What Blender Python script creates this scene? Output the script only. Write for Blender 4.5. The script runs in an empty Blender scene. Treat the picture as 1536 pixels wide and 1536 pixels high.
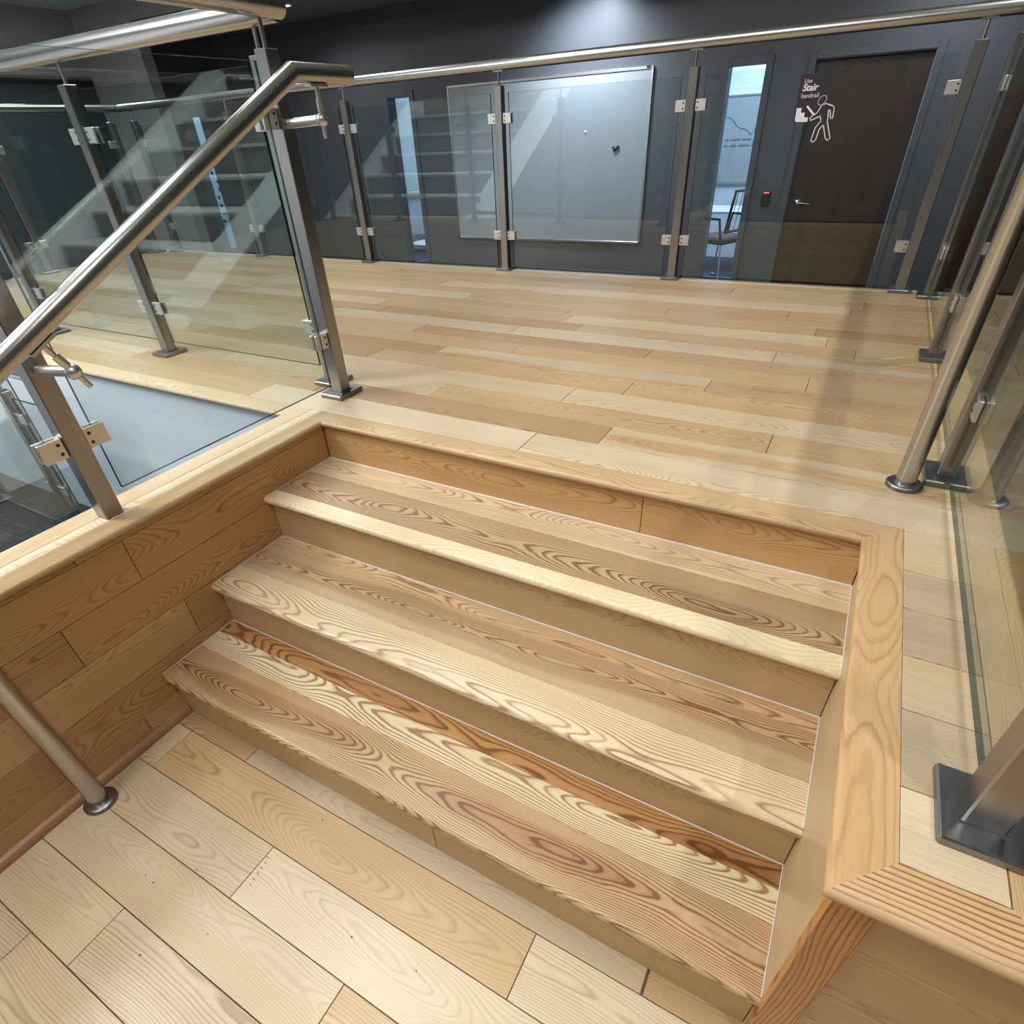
import bpy, bmesh, math, random
from mathutils import Matrix, Vector, Euler

# ------------------------------------------------------------------ scene, camera, exposure, world
sc = bpy.context.scene
COL = sc.collection
random.seed(7)
cam_data = bpy.data.cameras.new('camera')
cam_data.sensor_fit = 'HORIZONTAL'
cam_data.sensor_width = 36.0
cam_data.lens = 36.0 * 861.526 / 1536.0
cam_data.shift_x = (768 - 757.586) / 1536.0
cam_data.shift_y = (834.674 - 768) / 1536.0
cam_data.clip_start = 0.02
cam = bpy.data.objects.new('camera', cam_data)
COL.objects.link(cam)
cam.location = (1.5643, -1.3681, 0.8017)
cam.rotation_euler = (0.9323, 0.0473, 0.5068)
sc.camera = cam

sc.view_settings.view_transform = 'Standard'
sc.view_settings.look = 'None'
sc.view_settings.exposure = -0.28
sc.view_settings.gamma = 1.0
sc.view_settings.use_curve_mapping = False
sc.cycles.use_denoising = True
sc.cycles.max_bounces = 10
sc.cycles.transparent_max_bounces = 24
sc.cycles.sample_clamp_indirect = 6.0

world = bpy.data.worlds.new('world')
sc.world = world
world.use_nodes = True
world.node_tree.nodes['Background'].inputs[0].default_value = (0.9, 0.95, 1.0, 1)
world.node_tree.nodes['Background'].inputs[1].default_value = 0.12

# ------------------------------------------------------------------ lamps of the place and added fill lamps
def lamp(name, kind, loc, energy, target=None, size=0.1, color=(1, 1, 1), angle=60, blend=0.5, size_y=None, label='', vis=True):
    d = bpy.data.lights.new(name, kind)
    d.energy = energy
    d.color = color
    if kind == 'AREA':
        d.shape = 'RECTANGLE'; d.size = size; d.size_y = size_y or size
    elif kind == 'SPOT':
        d.shadow_soft_size = size; d.spot_size = math.radians(angle); d.spot_blend = blend
    else:
        d.shadow_soft_size = size
    o = bpy.data.objects.new(name, d)
    COL.objects.link(o)
    o.location = loc
    if target is not None:
        o.rotation_euler = (Vector(target) - Vector(loc)).to_track_quat('-Z', 'Y').to_euler()
    return o

CEIL_HIGH = 3.4     # atrium ceiling
CEIL_LOW = 2.0      # corridor ceiling
FLOOR_LOW = -0.95   # corridor and void floor
WALL_Y = 5.85       # dark back wall

# recessed downlights over the right-hand side
lamp('downlight_lamp', 'SPOT', (2.527, 1.915, CEIL_HIGH - 0.03), 300, (2.1, 1.7, 0), 0.04, (1.0, 0.97, 0.93), 72, 0.6)
lamp('downlight_lamp', 'SPOT', (2.95, -1.75, CEIL_HIGH - 0.03), 185, (1.3, -0.7, -0.5), 0.04, (1.0, 0.96, 0.91), 92, 1.0)
# light panels of the atrium ceiling; last one added to brighten the seating stair
for px, py, e in ((-0.1, -1.0, 35), (0.6, -3.4, 46), (-2.8, -1.9, 215), (-3.5, 3.0, 40), (-4.7, -3.0, 75)):
    lamp('panel_lamp', 'AREA', (px, py, CEIL_HIGH - 0.05), e, (px, py, 0), 1.15, (0.98, 1.0, 1.0), size_y=1.15)
# corridor wall washers, outer two added, and the lit rooms behind the wall
lamp('wall_washer_lamp', 'SPOT', (-1.4, 5.25, CEIL_LOW - 0.04), 270, (-1.4, 5.75, 0.5), 0.06, (0.78, 0.88, 1.0), 130, 0.9)
lamp('wall_washer_lamp', 'SPOT', (1.7, 4.95, CEIL_LOW - 0.04), 90, (1.7, 5.6, -0.4), 0.06, (0.90, 0.95, 1.0), 140, 0.9)  # added washer, lifts the wall by the doors
lamp('wall_washer_lamp', 'SPOT', (-4.6, 4.95, CEIL_LOW - 0.04), 50, (-4.6, 5.5, -0.5), 0.06, (0.90, 0.95, 1.0), 140, 0.9)  # added washer, lifts the wall at the left
lamp('added_strip_lamp', 'AREA', (-1.2, -0.2, CEIL_HIGH - 0.05), 48, (-1.2, -0.2, 0), 0.34, (0.98, 1.0, 1.0), size_y=4.4)  # added strip, draws a long highlight along the handrail
lamp('added_pier_lamp', 'AREA', (-5.9, 2.4, 2.16), 26, (-5.9, 2.4, 0), 0.5, (1.0, 0.99, 0.96))  # added fill that brightens the grey pier
lamp('room_lamp', 'AREA', (0.0, 7.6, CEIL_LOW - 0.1), 150, (0.0, 7.6, 0), 1.6, (0.64, 0.79, 1.0))
lamp('room_lamp', 'AREA', (-4.6, 7.2, CEIL_LOW - 0.1), 110, (-4.6, 7.2, 0), 1.6, (0.70, 0.85, 1.0))
lamp('room_lamp', 'AREA', (-9.0, 7.2, CEIL_LOW - 0.1), 70, (-9.0, 7.2, 0), 1.4, (0.66, 0.84, 1.0))

# ------------------------------------------------------------------ materials
def new_mat(name):
    m = bpy.data.materials.new(name)
    m.use_nodes = True
    nt = m.node_tree
    for n in list(nt.nodes):
        nt.nodes.remove(n)
    out = nt.nodes.new('ShaderNodeOutputMaterial')
    return m, nt, out

class G:
    """small helper to wire math nodes"""
    def __init__(s, nt): s.nt = nt
    def n(s, t, **kw):
        nd = s.nt.nodes.new(t)
        for k, v in kw.items(): setattr(nd, k, v)
        return nd
    def lk(s, a, b): s.nt.links.new(a, b)
    def set(s, sock, v):
        if isinstance(v, (int, float)): sock.default_value = v
        else: s.lk(v, sock)
    def m(s, op, a, b=None, c=None, clamp=False):
        nd = s.n('ShaderNodeMath', operation=op, use_clamp=clamp)
        s.set(nd.inputs[0], a)
        if b is not None: s.set(nd.inputs[1], b)
        if c is not None: s.set(nd.inputs[2], c)
        return nd.outputs[0]
    def attr(s, name):
        nd = s.n('ShaderNodeAttribute', attribute_type='OBJECT', attribute_name=name)
        return nd
    def vec(s, x, y, z):
        nd = s.n('ShaderNodeCombineXYZ')
        for i, v in enumerate((x, y, z)): s.set(nd.inputs[i], v)
        return nd.outputs[0]
    def noise(s, v, scale=1.0, detail=2.0, rough=0.5, dist=0.0):
        nd = s.n('ShaderNodeTexNoise')
        s.lk(v, nd.inputs['Vector'])
        nd.inputs['Scale'].default_value = scale
        nd.inputs['Detail'].default_value = detail
        nd.inputs['Roughness'].default_value = rough
        nd.inputs['Distortion'].default_value = dist
        return nd.outputs['Fac']
    def ramp(s, fac, stops):
        nd = s.n('ShaderNodeValToRGB')
        cr = nd.color_ramp
        while len(cr.elements) < len(stops): cr.elements.new(0.5)
        for e, (p, c) in zip(cr.elements, stops):
            e.position = p
            e.color = (c, c, c, 1) if isinstance(c, (int, float)) else (*c, 1)
        s.lk(fac, nd.inputs[0])
        return nd.outputs[0]
    def mix(s, fac, a, b, blend='MIX'):
        nd = s.n('ShaderNodeMix', data_type='RGBA', blend_type=blend)
        s.set(nd.inputs[0], fac)
        for i, v in ((6, a), (7, b)):
            if isinstance(v, tuple): nd.inputs[i].default_value = (*v, 1)
            else: s.lk(v, nd.inputs[i])
        return nd.outputs[2]

def make_wood():
    """plain-sawn ash: growth rings of a wandering pith cut by the board, per-board colour and figure from object properties"""
    m, nt, out = new_mat('ash_wood')
    g = G(nt)
    tc = g.n('ShaderNodeTexCoord').outputs['Object']
    sep = g.n('ShaderNodeSeparateXYZ'); g.lk(tc, sep.inputs[0])
    x, y, z = sep.outputs
    seed = g.attr('seed').outputs['Fac']
    col = g.attr('tint').outputs['Color']
    heart = g.attr('heart_tint').outputs['Color']
    contrast = g.attr('grain').outputs['Fac']
    pith = g.attr('pith').outputs['Fac']
    centre = g.attr('centre').outputs['Fac']
    freq = g.attr('rings').outputs['Fac']
    hrad = g.attr('heart').outputs['Fac']
    sx = g.m('MULTIPLY', seed, 3.71)
    xs = g.m('ADD', x, sx)
    n_d = g.noise(g.vec(g.m('MULTIPLY', xs, 1.6), seed, 0.0), 1.0, 1.0, 0.4)
    d = g.m('MULTIPLY', g.m('ADD', g.m('MULTIPLY', g.m('SUBTRACT', n_d, 0.5), 3.0), 0.9), pith)
    n_c = g.noise(g.vec(g.m('MULTIPLY', xs, 0.9), g.m('ADD', seed, 9.3), 2.0), 1.0, 2.0, 0.5)
    yc = g.m('ADD', centre, g.m('MULTIPLY', g.m('SUBTRACT', n_c, 0.5), 0.16))
    wob = g.noise(g.vec(g.m('MULTIPLY', xs, 3.0), g.m('MULTIPLY', y, 9.0), seed), 1.0, 2.0, 0.5)
    wob2 = g.noise(g.vec(g.m('MULTIPLY', xs, 14.0), g.m('MULTIPLY', y, 70.0), seed), 1.0, 2.0, 0.5)
    yy = g.m('SUBTRACT', y, yc)
    dz = g.m('ADD', d, z)
    r = g.m('SQRT', g.m('ADD', g.m('MULTIPLY', yy, yy), g.m('MULTIPLY', dz, dz)))
    r = g.m('ADD', r, g.m('MULTIPLY', g.m('SUBTRACT', wob, 0.5), 0.026))
    r2 = g.m('ADD', r, g.m('MULTIPLY', g.m('SUBTRACT', wob2, 0.5), 0.0022))
    ph = g.m('MULTIPLY', r2, g.m('MULTIPLY', freq, 2.5))
    ring = g.m('FRACT', ph)
    line = g.ramp(ring, [(0.0, 0.55), (0.10, 0.05), (0.42, 0.0), (0.70, 0.25), (0.90, 1.0), (1.0, 0.7)])
    # rings differ in strength from one year to the next
    yr = g.noise(g.vec(g.m('FLOOR', ph), seed, 5.0), 3.7, 1.0, 0.5)
    pat = g.noise(g.vec(g.m('MULTIPLY', xs, 2.0), g.m('MULTIPLY', y, 14.0), g.m('ADD', seed, 3.0)), 1.0, 2.0, 0.5)
    amt = g.m('MULTIPLY', line, g.m('MULTIPLY', contrast, g.m('ADD', 0.25, g.m('MULTIPLY', g.m('MULTIPLY', yr, pat), 3.2))), clamp=True)
    fib = g.noise(g.vec(g.m('MULTIPLY', xs, 9.0), g.m('MULTIPLY', y, 420.0), g.m('MULTIPLY', z, 420.0)), 1.0, 3.0, 0.6)
    pores = g.noise(g.vec(g.m('MULTIPLY', xs, 60.0), g.m('MULTIPLY', y, 1100.0), g.m('MULTIPLY', z, 900.0)), 1.0, 1.0, 0.5)
    hm = g.m('SUBTRACT', hrad, r)
    hm = g.m('ADD', 0.5, g.m('MULTIPLY', hm, 90.0), clamp=True)
    hm = g.m('MULTIPLY', hm, g.m('ADD', 0.55, g.m('MULTIPLY', pat, 0.7)), clamp=True)
    base = g.mix(hm, col, heart)
    tone = g.noise(g.vec(g.m('MULTIPLY', xs, 1.6), g.m('MULTIPLY', y, 11.0), g.m('ADD', seed, 7.0)), 1.0, 3.0, 0.5)
    base = g.mix(g.ramp(tone, [(0.35, 0.0), (0.72, 0.55)]), base, g.mix(1.0, base, (0.86, 0.75, 0.62), 'MULTIPLY'))
    dark = g.mix(1.0, base, (0.46, 0.34, 0.25), 'MULTIPLY')
    c = g.mix(amt, base, dark)
    c = g.mix(g.ramp(fib, [(0.40, 0.20), (0.62, 0.0)]), c, g.mix(1.0, c, (0.70, 0.60, 0.50), 'MULTIPLY'))
    c = g.mix(g.m('MULTIPLY', g.ramp(pores, [(0.60, 0.0), (0.72, 0.5)]), g.m('ADD', 0.15, amt)), c, g.mix(1.0, c, (0.45, 0.34, 0.26), 'MULTIPLY'))
    # pin knots and filled nail holes
    vo = g.n('ShaderNodeTexVoronoi', feature='F1')
    vo.inputs['Scale'].default_value = 11.0
    g.lk(g.vec(xs, y, seed), vo.inputs['Vector'])
    spot = g.m('MULTIPLY', g.m('LESS_THAN', vo.outputs['Distance'], 0.022),
               g.m('GREATER_THAN', g.noise(g.vec(g.m('MULTIPLY', xs, 3.0), g.m('MULTIPLY', y, 3.0), seed), 2.0, 0.0), 0.52))
    c = g.mix(g.m('MULTIPLY', spot, 0.75), c, (0.07, 0.035, 0.015))
    b = g.n('ShaderNodeBsdfPrincipled')
    g.lk(c, b.inputs['Base Color'])
    rough = g.ramp(fib, [(0.3, 0.40), (0.7, 0.30)])
    g.lk(rough, b.inputs['Roughness'])
    b.inputs['Specular IOR Level'].default_value = 0.42
    bm_ = g.n('ShaderNodeBump')
    bm_.inputs['Strength'].default_value = 0.18
    bm_.inputs['Distance'].default_value = 0.0006
    g.lk(g.m('SUBTRACT', g.m('MULTIPLY', fib, 0.4), amt), bm_.inputs['Height'])
    g.lk(bm_.outputs[0], b.inputs['Normal'])
    g.lk(b.outputs[0], out.inputs[0])
    return m

def plain(name, col, rough=0.5, metal=0.0, spec=0.5, emit=None, estr=0.0, var=0.0, scale=6.0, bump=0.0):
    m, nt, out = new_mat(name)
    g = G(nt)
    b = g.n('ShaderNodeBsdfPrincipled')
    b.inputs['Base Color'].default_value = (*col, 1)
    b.inputs['Roughness'].default_value = rough
    b.inputs['Metallic'].default_value = metal
    b.inputs['Specular IOR Level'].default_value = spec
    if emit:
        b.inputs['Emission Color'].default_value = (*emit, 1)
        b.inputs['Emission Strength'].default_value = estr
    if var or bump:
        tc = g.n('ShaderNodeTexCoord').outputs['Object']
        nz = g.noise(tc, scale, 4.0, 0.6)
        if var:
            lo = tuple(c * (1 - var) for c in col); hi = tuple(min(1, c * (1 + var)) for c in col)
            g.lk(g.ramp(nz, [(0.3, lo), (0.7, hi)]), b.inputs['Base Color'])
        if bump:
            bn = g.n('ShaderNodeBump'); bn.inputs['Strength'].default_value = bump; bn.inputs['Distance'].default_value = 0.002
            g.lk(g.noise(tc, scale * 14, 3.0, 0.6), bn.inputs['Height']); g.lk(bn.outputs[0], b.inputs['Normal'])
    g.lk(b.outputs[0], out.inputs[0])
    return m

def make_steel(name, col, rough, stretch, var=0.10):
    m, nt, out = new_mat(name)
    g = G(nt)
    b = g.n('ShaderNodeBsdfPrincipled')
    b.inputs['Metallic'].default_value = 1.0
    if stretch:
        tc = g.n('ShaderNodeTexCoord').outputs['Object']
        mp = g.n('ShaderNodeMapping'); g.lk(tc, mp.inputs[0]); mp.inputs['Scale'].default_value = stretch
        br = g.noise(mp.outputs[0], 1.0, 2.0, 0.5)
        g.lk(g.ramp(br, [(0.3, tuple(c * (1 - var) for c in col)), (0.7, col)]), b.inputs['Base Color'])
        g.lk(g.ramp(br, [(0.3, rough * (1 - var)), (0.7, rough * (1 + var))]), b.inputs['Roughness'])
    else:
        b.inputs['Base Color'].default_value = (*col, 1)
        b.inputs['Roughness'].default_value = rough
    g.lk(b.outputs[0], out.inputs[0])
    return m

def make_glass():
    """clear float glass pane: slightly green, reflecting more at grazing angles"""
    m, nt, out = new_mat('clear_glass')
    g = G(nt)
    geo = g.n('ShaderNodeNewGeometry')
    dp = g.n('ShaderNodeVectorMath', operation='DOT_PRODUCT')
    g.lk(geo.outputs['Normal'], dp.inputs[0]); g.lk(geo.outputs['Incoming'], dp.inputs[1])
    c = g.m('ABSOLUTE', dp.outputs['Value'])
    p = g.m('POWER', g.m('SUBTRACT', 1.0, c, clamp=True), 5.0)
    f = g.m('ADD', 0.045, g.m('MULTIPLY', p, 0.955), clamp=True)
    t = g.n('ShaderNodeBsdfTransparent'); t.inputs[0].default_value = (0.905, 0.94, 0.94, 1)
    gl = g.n('ShaderNodeBsdfGlossy'); gl.inputs['Roughness'].default_value = 0.0
    gl.inputs[0].default_value = (0.95, 1.0, 0.98, 1)
    mx = g.n('ShaderNodeMixShader')
    g.lk(f, mx.inputs[0]); g.lk(t.outputs[0], mx.inputs[1]); g.lk(gl.outputs[0], mx.inputs[2])
    g.lk(mx.outputs[0], out.inputs[0])
    return m

WOOD = make_wood()
STEEL = make_steel('brushed_steel', (0.36, 0.35, 0.345), 0.30, (160, 160, 2))
TUBE = make_steel('satin_steel_tube', (0.48, 0.475, 0.47), 0.27, None)
CLAMP = make_steel('cast_steel_clamp', (0.72, 0.70, 0.67), 0.40, None)
PLATE = make_steel('plate_steel', (0.27, 0.27, 0.28), 0.34, (120, 8, 8))
DARKHOLE = plain('screw_recess', (0.02, 0.02, 0.02), 0.6)
GLASS = make_glass()
GLASS_EDGE = plain('glass_edge', (0.012, 0.035, 0.034), 0.15)
NAVY = plain('dark_slate_paint', (0.078, 0.085, 0.098), 0.42, var=0.05, scale=2.0, bump=0.06)
NAVY_TRIM = plain('dark_slate_gloss_trim', (0.085, 0.094, 0.110), 0.32)
GREYWALL = plain('light_grey_paint', (0.60, 0.66, 0.74), 0.5, var=0.04, scale=1.5, bump=0.05)
MIDGREY = plain('warm_grey_paint', (0.34, 0.34, 0.335), 0.6, var=0.05, scale=1.5, bump=0.05)
CEILING = plain('grey_ceiling_paint', (0.36, 0.36, 0.365), 0.8, var=0.06, scale=3.0, bump=0.1)
CEILWHITE = plain('white_ceiling_tile', (0.62, 0.78, 0.76), 0.85, var=0.04, scale=4.0, bump=0.1)
CARPET = plain('charcoal_carpet', (0.030, 0.033, 0.040), 0.95, spec=0.1, var=0.45, scale=40.0, bump=0.6)
BLUECARPET = plain('blue_carpet', (0.05, 0.075, 0.12), 0.95, spec=0.1, var=0.35, scale=40.0, bump=0.6)
ROOMWALL = plain('cool_white_paint', (0.66, 0.72, 0.80), 0.6, var=0.03, scale=2.0)
BOARD = plain('whiteboard_enamel', (0.32, 0.345, 0.37), 0.16, var=0.03, scale=1.0)
ALU = plain('anodised_aluminium', (0.62, 0.63, 0.64), 0.35, 1.0)
DOORBROWN = None
BLACK = plain('black_plastic', (0.012, 0.012, 0.014), 0.35)
REDLED = plain('red_led', (0.4, 0.02, 0.02), 0.4, emit=(1.0, 0.12, 0.10), estr=2.2)
WHITEPLASTIC = plain('white_laminate', (0.75, 0.76, 0.78), 0.35)
WHITETRIM = plain('white_gloss_paint', (0.74, 0.75, 0.76), 0.4, var=0.03)
STEPGREY = plain('grey_stair_carpet', (0.30, 0.29, 0.28), 0.9, var=0.15, scale=25.0, bump=0.3)
NOSEGREY = plain('pale_stair_nosing', (0.80, 0.80, 0.80), 0.45)
CAULK = plain('white_caulk', (0.60, 0.58, 0.54), 0.5)
SUBFLOOR = plain('dark_underlay', (0.035, 0.022, 0.013), 0.9)
INK = plain('dry_marker_ink', (0.05, 0.06, 0.10), 0.6)
PLUM = plain('plum_vinyl', (0.030, 0.020, 0.030), 0.38)
DECALWHITE = plain('white_vinyl', (0.78, 0.74, 0.76), 0.45)
MESHFAB = plain('black_mesh_fabric', (0.02, 0.022, 0.03), 0.8)
SEATFAB = plain('grey_seat_fabric', (0.07, 0.065, 0.065), 0.85, var=0.2, scale=60.0)
CHROME = plain('chrome', (0.8, 0.8, 0.82), 0.1, 1.0)
LAMPGLOW = plain('light_panel_diffuser', (0.9, 0.9, 0.9), 0.5, emit=(1.0, 0.97, 0.94), estr=9.0)
LAMPGLOW2 = plain('downlight_diffuser', (0.9, 0.9, 0.9), 0.5, emit=(1.0, 0.95, 0.88), estr=14.0)

def make_doorwood():
    m, nt, out = new_mat('dark_walnut_veneer')
    g = G(nt)
    tc = g.n('ShaderNodeTexCoord').outputs['Object']
    mp = g.n('ShaderNodeMapping'); g.lk(tc, mp.inputs[0]); mp.inputs['Scale'].default_value = (14, 14, 1.2)
    n1 = g.noise(mp.outputs[0], 1.0, 5.0, 0.6, 0.6)
    b = g.n('ShaderNodeBsdfPrincipled')
    g.lk(g.ramp(n1, [(0.3, (0.018, 0.008, 0.005)), (0.7, (0.052, 0.023, 0.013))]), b.inputs['Base Color'])
    b.inputs['Roughness'].default_value = 0.36
    g.lk(b.outputs[0], out.inputs[0])
    return m
DOORBROWN = make_doorwood()

# ------------------------------------------------------------------ mesh helpers
ORG = {}          # world origin of every parent (parents are never rotated unless noted)

class MB:
    """collects geometry in world coordinates, one material index per face"""
    def __init__(s): s.v = []; s.f = []; s.mi = []; s.sm = []
    def add(s, vs, fs, mi=0, sm=False):
        o = len(s.v)
        s.v += [Vector(p) for p in vs]
        for f in fs:
            s.f.append([i + o for i in f]); s.mi.append(mi); s.sm.append(sm)
        return s
    def box(s, x0, x1, y0, y1, z0, z1, mi=0, bev=0.0, M=None):
        bm = bmesh.new()
        vs = [bm.verts.new(p) for p in ((x0, y0, z0), (x1, y0, z0), (x1, y1, z0), (x0, y1, z0), (x0, y0, z1), (x1, y0, z1), (x1, y1, z1), (x0, y1, z1))]
        for f in ((3, 2, 1, 0), (4, 5, 6, 7), (0, 1, 5, 4), (1, 2, 6, 5), (2, 3, 7, 6), (3, 0, 4, 7)):
            bm.faces.new([vs[i] for i in f])
        if bev > 0:
            bmesh.ops.bevel(bm, geom=list(bm.edges), offset=bev, segments=1, profile=0.5, affect='EDGES')
        return s.from_bm(bm, mi, M)
    def from_bm(s, bm, mi=0, M=None, sm=False):
        bm.verts.index_update()
        vs = [(M @ v.co) if M else v.co.copy() for v in bm.verts]
        s.add(vs, [[v.index for v in f.verts] for f in bm.faces], mi, sm)
        bm.free()
        return s
    def tube(s, pts, r, seg=16, mi=0, caps=True, r1=None):
        pts = [Vector(p) for p in pts]
        rings = []
        n = len(pts)
        t0 = (pts[1] - pts[0]).normalized()
        up = Vector((0, 0, 1)) if abs(t0.z) < 0.9 else Vector((1, 0, 0))
        u = t0.cross(up).normalized()
        for i, p in enumerate(pts):
            a = (pts[i] - pts[i - 1]).normalized() if i else t0
            b = (pts[i + 1] - pts[i]).normalized() if i < n - 1 else a
            t = (a + b).normalized()
            u = (u - t * u.dot(t)).normalized()
            w = t.cross(u)
            k = 1.0 / max(0.5, a.dot(t))
            # mitre: stretch the ring in the bend plane
            bend = (b - a)
            bd = bend.normalized() if bend.length > 1e-5 else None
            rr = r if r1 is None else r + (r1 - r) * i / (n - 1)
            ring = []
            for j in range(seg):
                an = 2 * math.pi * j / seg
                off = (u * math.cos(an) + w * math.sin(an)) * rr
                if bd is not None:
                    e = (bd - t * bd.dot(t)).normalized()
                    off = off + e * (off.dot(e)) * (k - 1)
                ring.append(p + off)
            rings.append(ring)
        vs = [p for rg in rings for p in rg]
        fs = []
        for i in range(n - 1):
            for j in range(seg):
                fs.append([i * seg + j, i * seg + (j + 1) % seg, (i + 1) * seg + (j + 1) % seg, (i + 1) * seg + j])
        s.add(vs, fs, mi, True)
        if caps:
            s.add(rings[0], [list(range(seg))[::-1]], mi)
            s.add(rings[-1], [list(range(seg))], mi)
        return s
    def lathe(s, prof, c, axis='z', seg=24, mi=0):
        vs = []; fs = []
        n = len(prof)
        for j in range(seg):
            a = 2 * math.pi * j / seg
            for r, h in prof:
                if axis == 'z': p = (c[0] + r * math.cos(a), c[1] + r * math.sin(a), c[2] + h)
                elif axis == 'y': p = (c[0] + r * math.cos(a), c[1] + h, c[2] + r * math.sin(a))
                else: p = (c[0] + h, c[1] + r * math.cos(a), c[2] + r * math.sin(a))
                vs.append(p)
        for j in range(seg):
            k = (j + 1) % seg
            for i in range(n - 1):
                fs.append([j * n + i, k * n + i, k * n + i + 1, j * n + i + 1])
        return s.add(vs, fs, mi, True)
    def prism(s, poly, axis, a0, a1, mi=0):
        """poly in the plane across 'axis' (x: (y,z), y: (x,z), z: (x,y)) extruded from a0 to a1"""
        def P(q, a):
            return {'x': (a, q[0], q[1]), 'y': (q[0], a, q[1]), 'z': (q[0], q[1], a)}[axis]
        n = len(poly)
        vs = [P(q, a0) for q in poly] + [P(q, a1) for q in poly]
        fs = [list(range(n))[::-1], [i + n for i in range(n)]]
        fs += [[i, (i + 1) % n, (i + 1) % n + n, i + n] for i in range(n)]
        return s.add(vs, fs, mi)

def link(o, parent=None, world_loc=(0, 0, 0)):
    COL.objects.link(o)
    wl = Vector(world_loc)
    if parent is not None:
        o.parent = parent
        o.location = wl - ORG[parent.name]
    else:
        o.location = wl
    ORG[o.name] = wl
    return o

def build(name, mb, mats, parent=None, origin=None, fix=True):
    if not isinstance(mats, (list, tuple)): mats = [mats]
    if origin is None:
        xs = [min(v[i] for v in mb.v) for i in range(3)]; xe = [max(v[i] for v in mb.v) for i in range(3)]
        origin = Vector(((xs[0] + xe[0]) / 2, (xs[1] + xe[1]) / 2, xs[2]))
    origin = Vector(origin)
    me = bpy.data.meshes.new(name)
    me.from_pydata([tuple(v - origin) for v in mb.v], [], mb.f)
    for p, mi, sm in zip(me.polygons, mb.mi, mb.sm):
        p.material_index = mi; p.use_smooth = sm
    for m in mats: me.materials.append(m)
    if fix:
        bm = bmesh.new(); bm.from_mesh(me)
        bmesh.ops.recalc_face_normals(bm, faces=bm.faces)
        bm.to_mesh(me); bm.free()
    o = bpy.data.objects.new(name, me)
    return link(o, parent, origin)

def thing(name, label, cat, loc=(0, 0, 0), group=None, kind=None):
    o = bpy.data.objects.new(name, None)
    o.empty_display_size = 0.1
    link(o, None, loc)
    return tag(o, label, cat, group, kind)

def tag(o, label, cat=None, group=None, kind=None):
    o['label'] = label
    if cat: o['category'] = cat
    if group: o['group'] = group
    if kind: o['kind'] = kind
    return o

# ---- wood boards: local X runs along the board, Y across, top face at local z = 0
def srgb(r, g, b):
    f = lambda c: (c / 255 / 12.92) if c / 255 <= 0.04045 else ((c / 255 + 0.055) / 1.055) ** 2.4
    return (f(r), f(g), f(b))

PALE = srgb(206, 187, 156)
CREAM = srgb(218, 203, 176)
HONEY = srgb(198, 170, 130)
TAN = srgb(184, 154, 116)
BROWN = srgb(158, 122, 88)
UMBER = srgb(140, 98, 62)
GREYTAN = srgb(190, 172, 146)
ROSE = srgb(180, 146, 112)

PLANK_MESH = {}
def plank_mesh(L, W, T, ch=0.0010):
    key = (round(L, 4), round(W, 4), round(T, 4))
    if key in PLANK_MESH: return PLANK_MESH[key]
    l, w = L / 2, W / 2
    vs = []
    for (dx, dy, z) in ((0, 0, -T), (0, 0, -ch), (ch, ch, 0)):
        vs += [(-l + dx, -w + dy, z), (l - dx, -w + dy, z), (l - dx, w - dy, z), (-l + dx, w - dy, z)]
    fs = [(8, 9, 10, 11)]
    for k in (0, 4):
        for i in range(4):
            j = (i + 1) % 4
            fs.append((k + i, k + j, k + 4 + j, k + 4 + i))
    me = bpy.data.meshes.new('plank')
    me.from_pydata(vs, [], fs)
    me.materials.append(WOOD)
    PLANK_MESH[key] = me
    return me

def wood_props(o, tint, grain=0.6, pith=0.045, centre=0.0, rings=105, heart=-1.0, heart_tint=None, seed=None):
    o['tint'] = [float(c) for c in tint]
    o['heart_tint'] = [float(c) for c in (heart_tint or tint)]
    o['grain'] = float(grain); o['pith'] = float(pith); o['centre'] = float(centre)
    o['rings'] = float(rings); o['heart'] = float(heart)
    o['seed'] = float(seed if seed is not None else random.uniform(0, 60))

def put(name, me, M, parent):
    o = bpy.data.objects.new(name, me)
    COL.objects.link(o)
    if parent is not None:
        o.parent = parent
        M = Matrix.Translation(-ORG[parent.name]) @ M
    o.matrix_basis = M
    return o

def frame_matrix(c, xdir, zdir):
    xd = Vector(xdir).normalized(); zd = Vector(zdir).normalized(); yd = zd.cross(xd)
    M = Matrix((xd, yd, zd)).transposed().to_4x4()
    M.translation = Vector(c)
    return M

GAP = 0.0018
def plank(parent, c, xdir, zdir, L, W, T=0.014, name='plank', **kw):
    me = plank_mesh(L - GAP, W - GAP, T)
    o = put(name, me, frame_matrix(c, xdir, zdir), parent)
    wood_props(o, **kw)
    return o

def vary(t, a=0.06):
    k = 1 + random.uniform(-a, a); h = random.uniform(-a, a) * 0.5
    return (t[0] * k, t[1] * k * (1 + h * 0.3), t[2] * k * (1 + h))

def floor_tone(dark=0.0):
    u = random.random()
    if u < 0.26: t = PALE
    elif u < 0.84: t = HONEY
    else: t = TAN
    t = tuple(c * (1 - dark * k) for c, k in zip(t, (1.15, 1.0, 0.75)))  # dims the tint to carry weaker light in the board colour
    return vary(t, 0.05)

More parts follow.
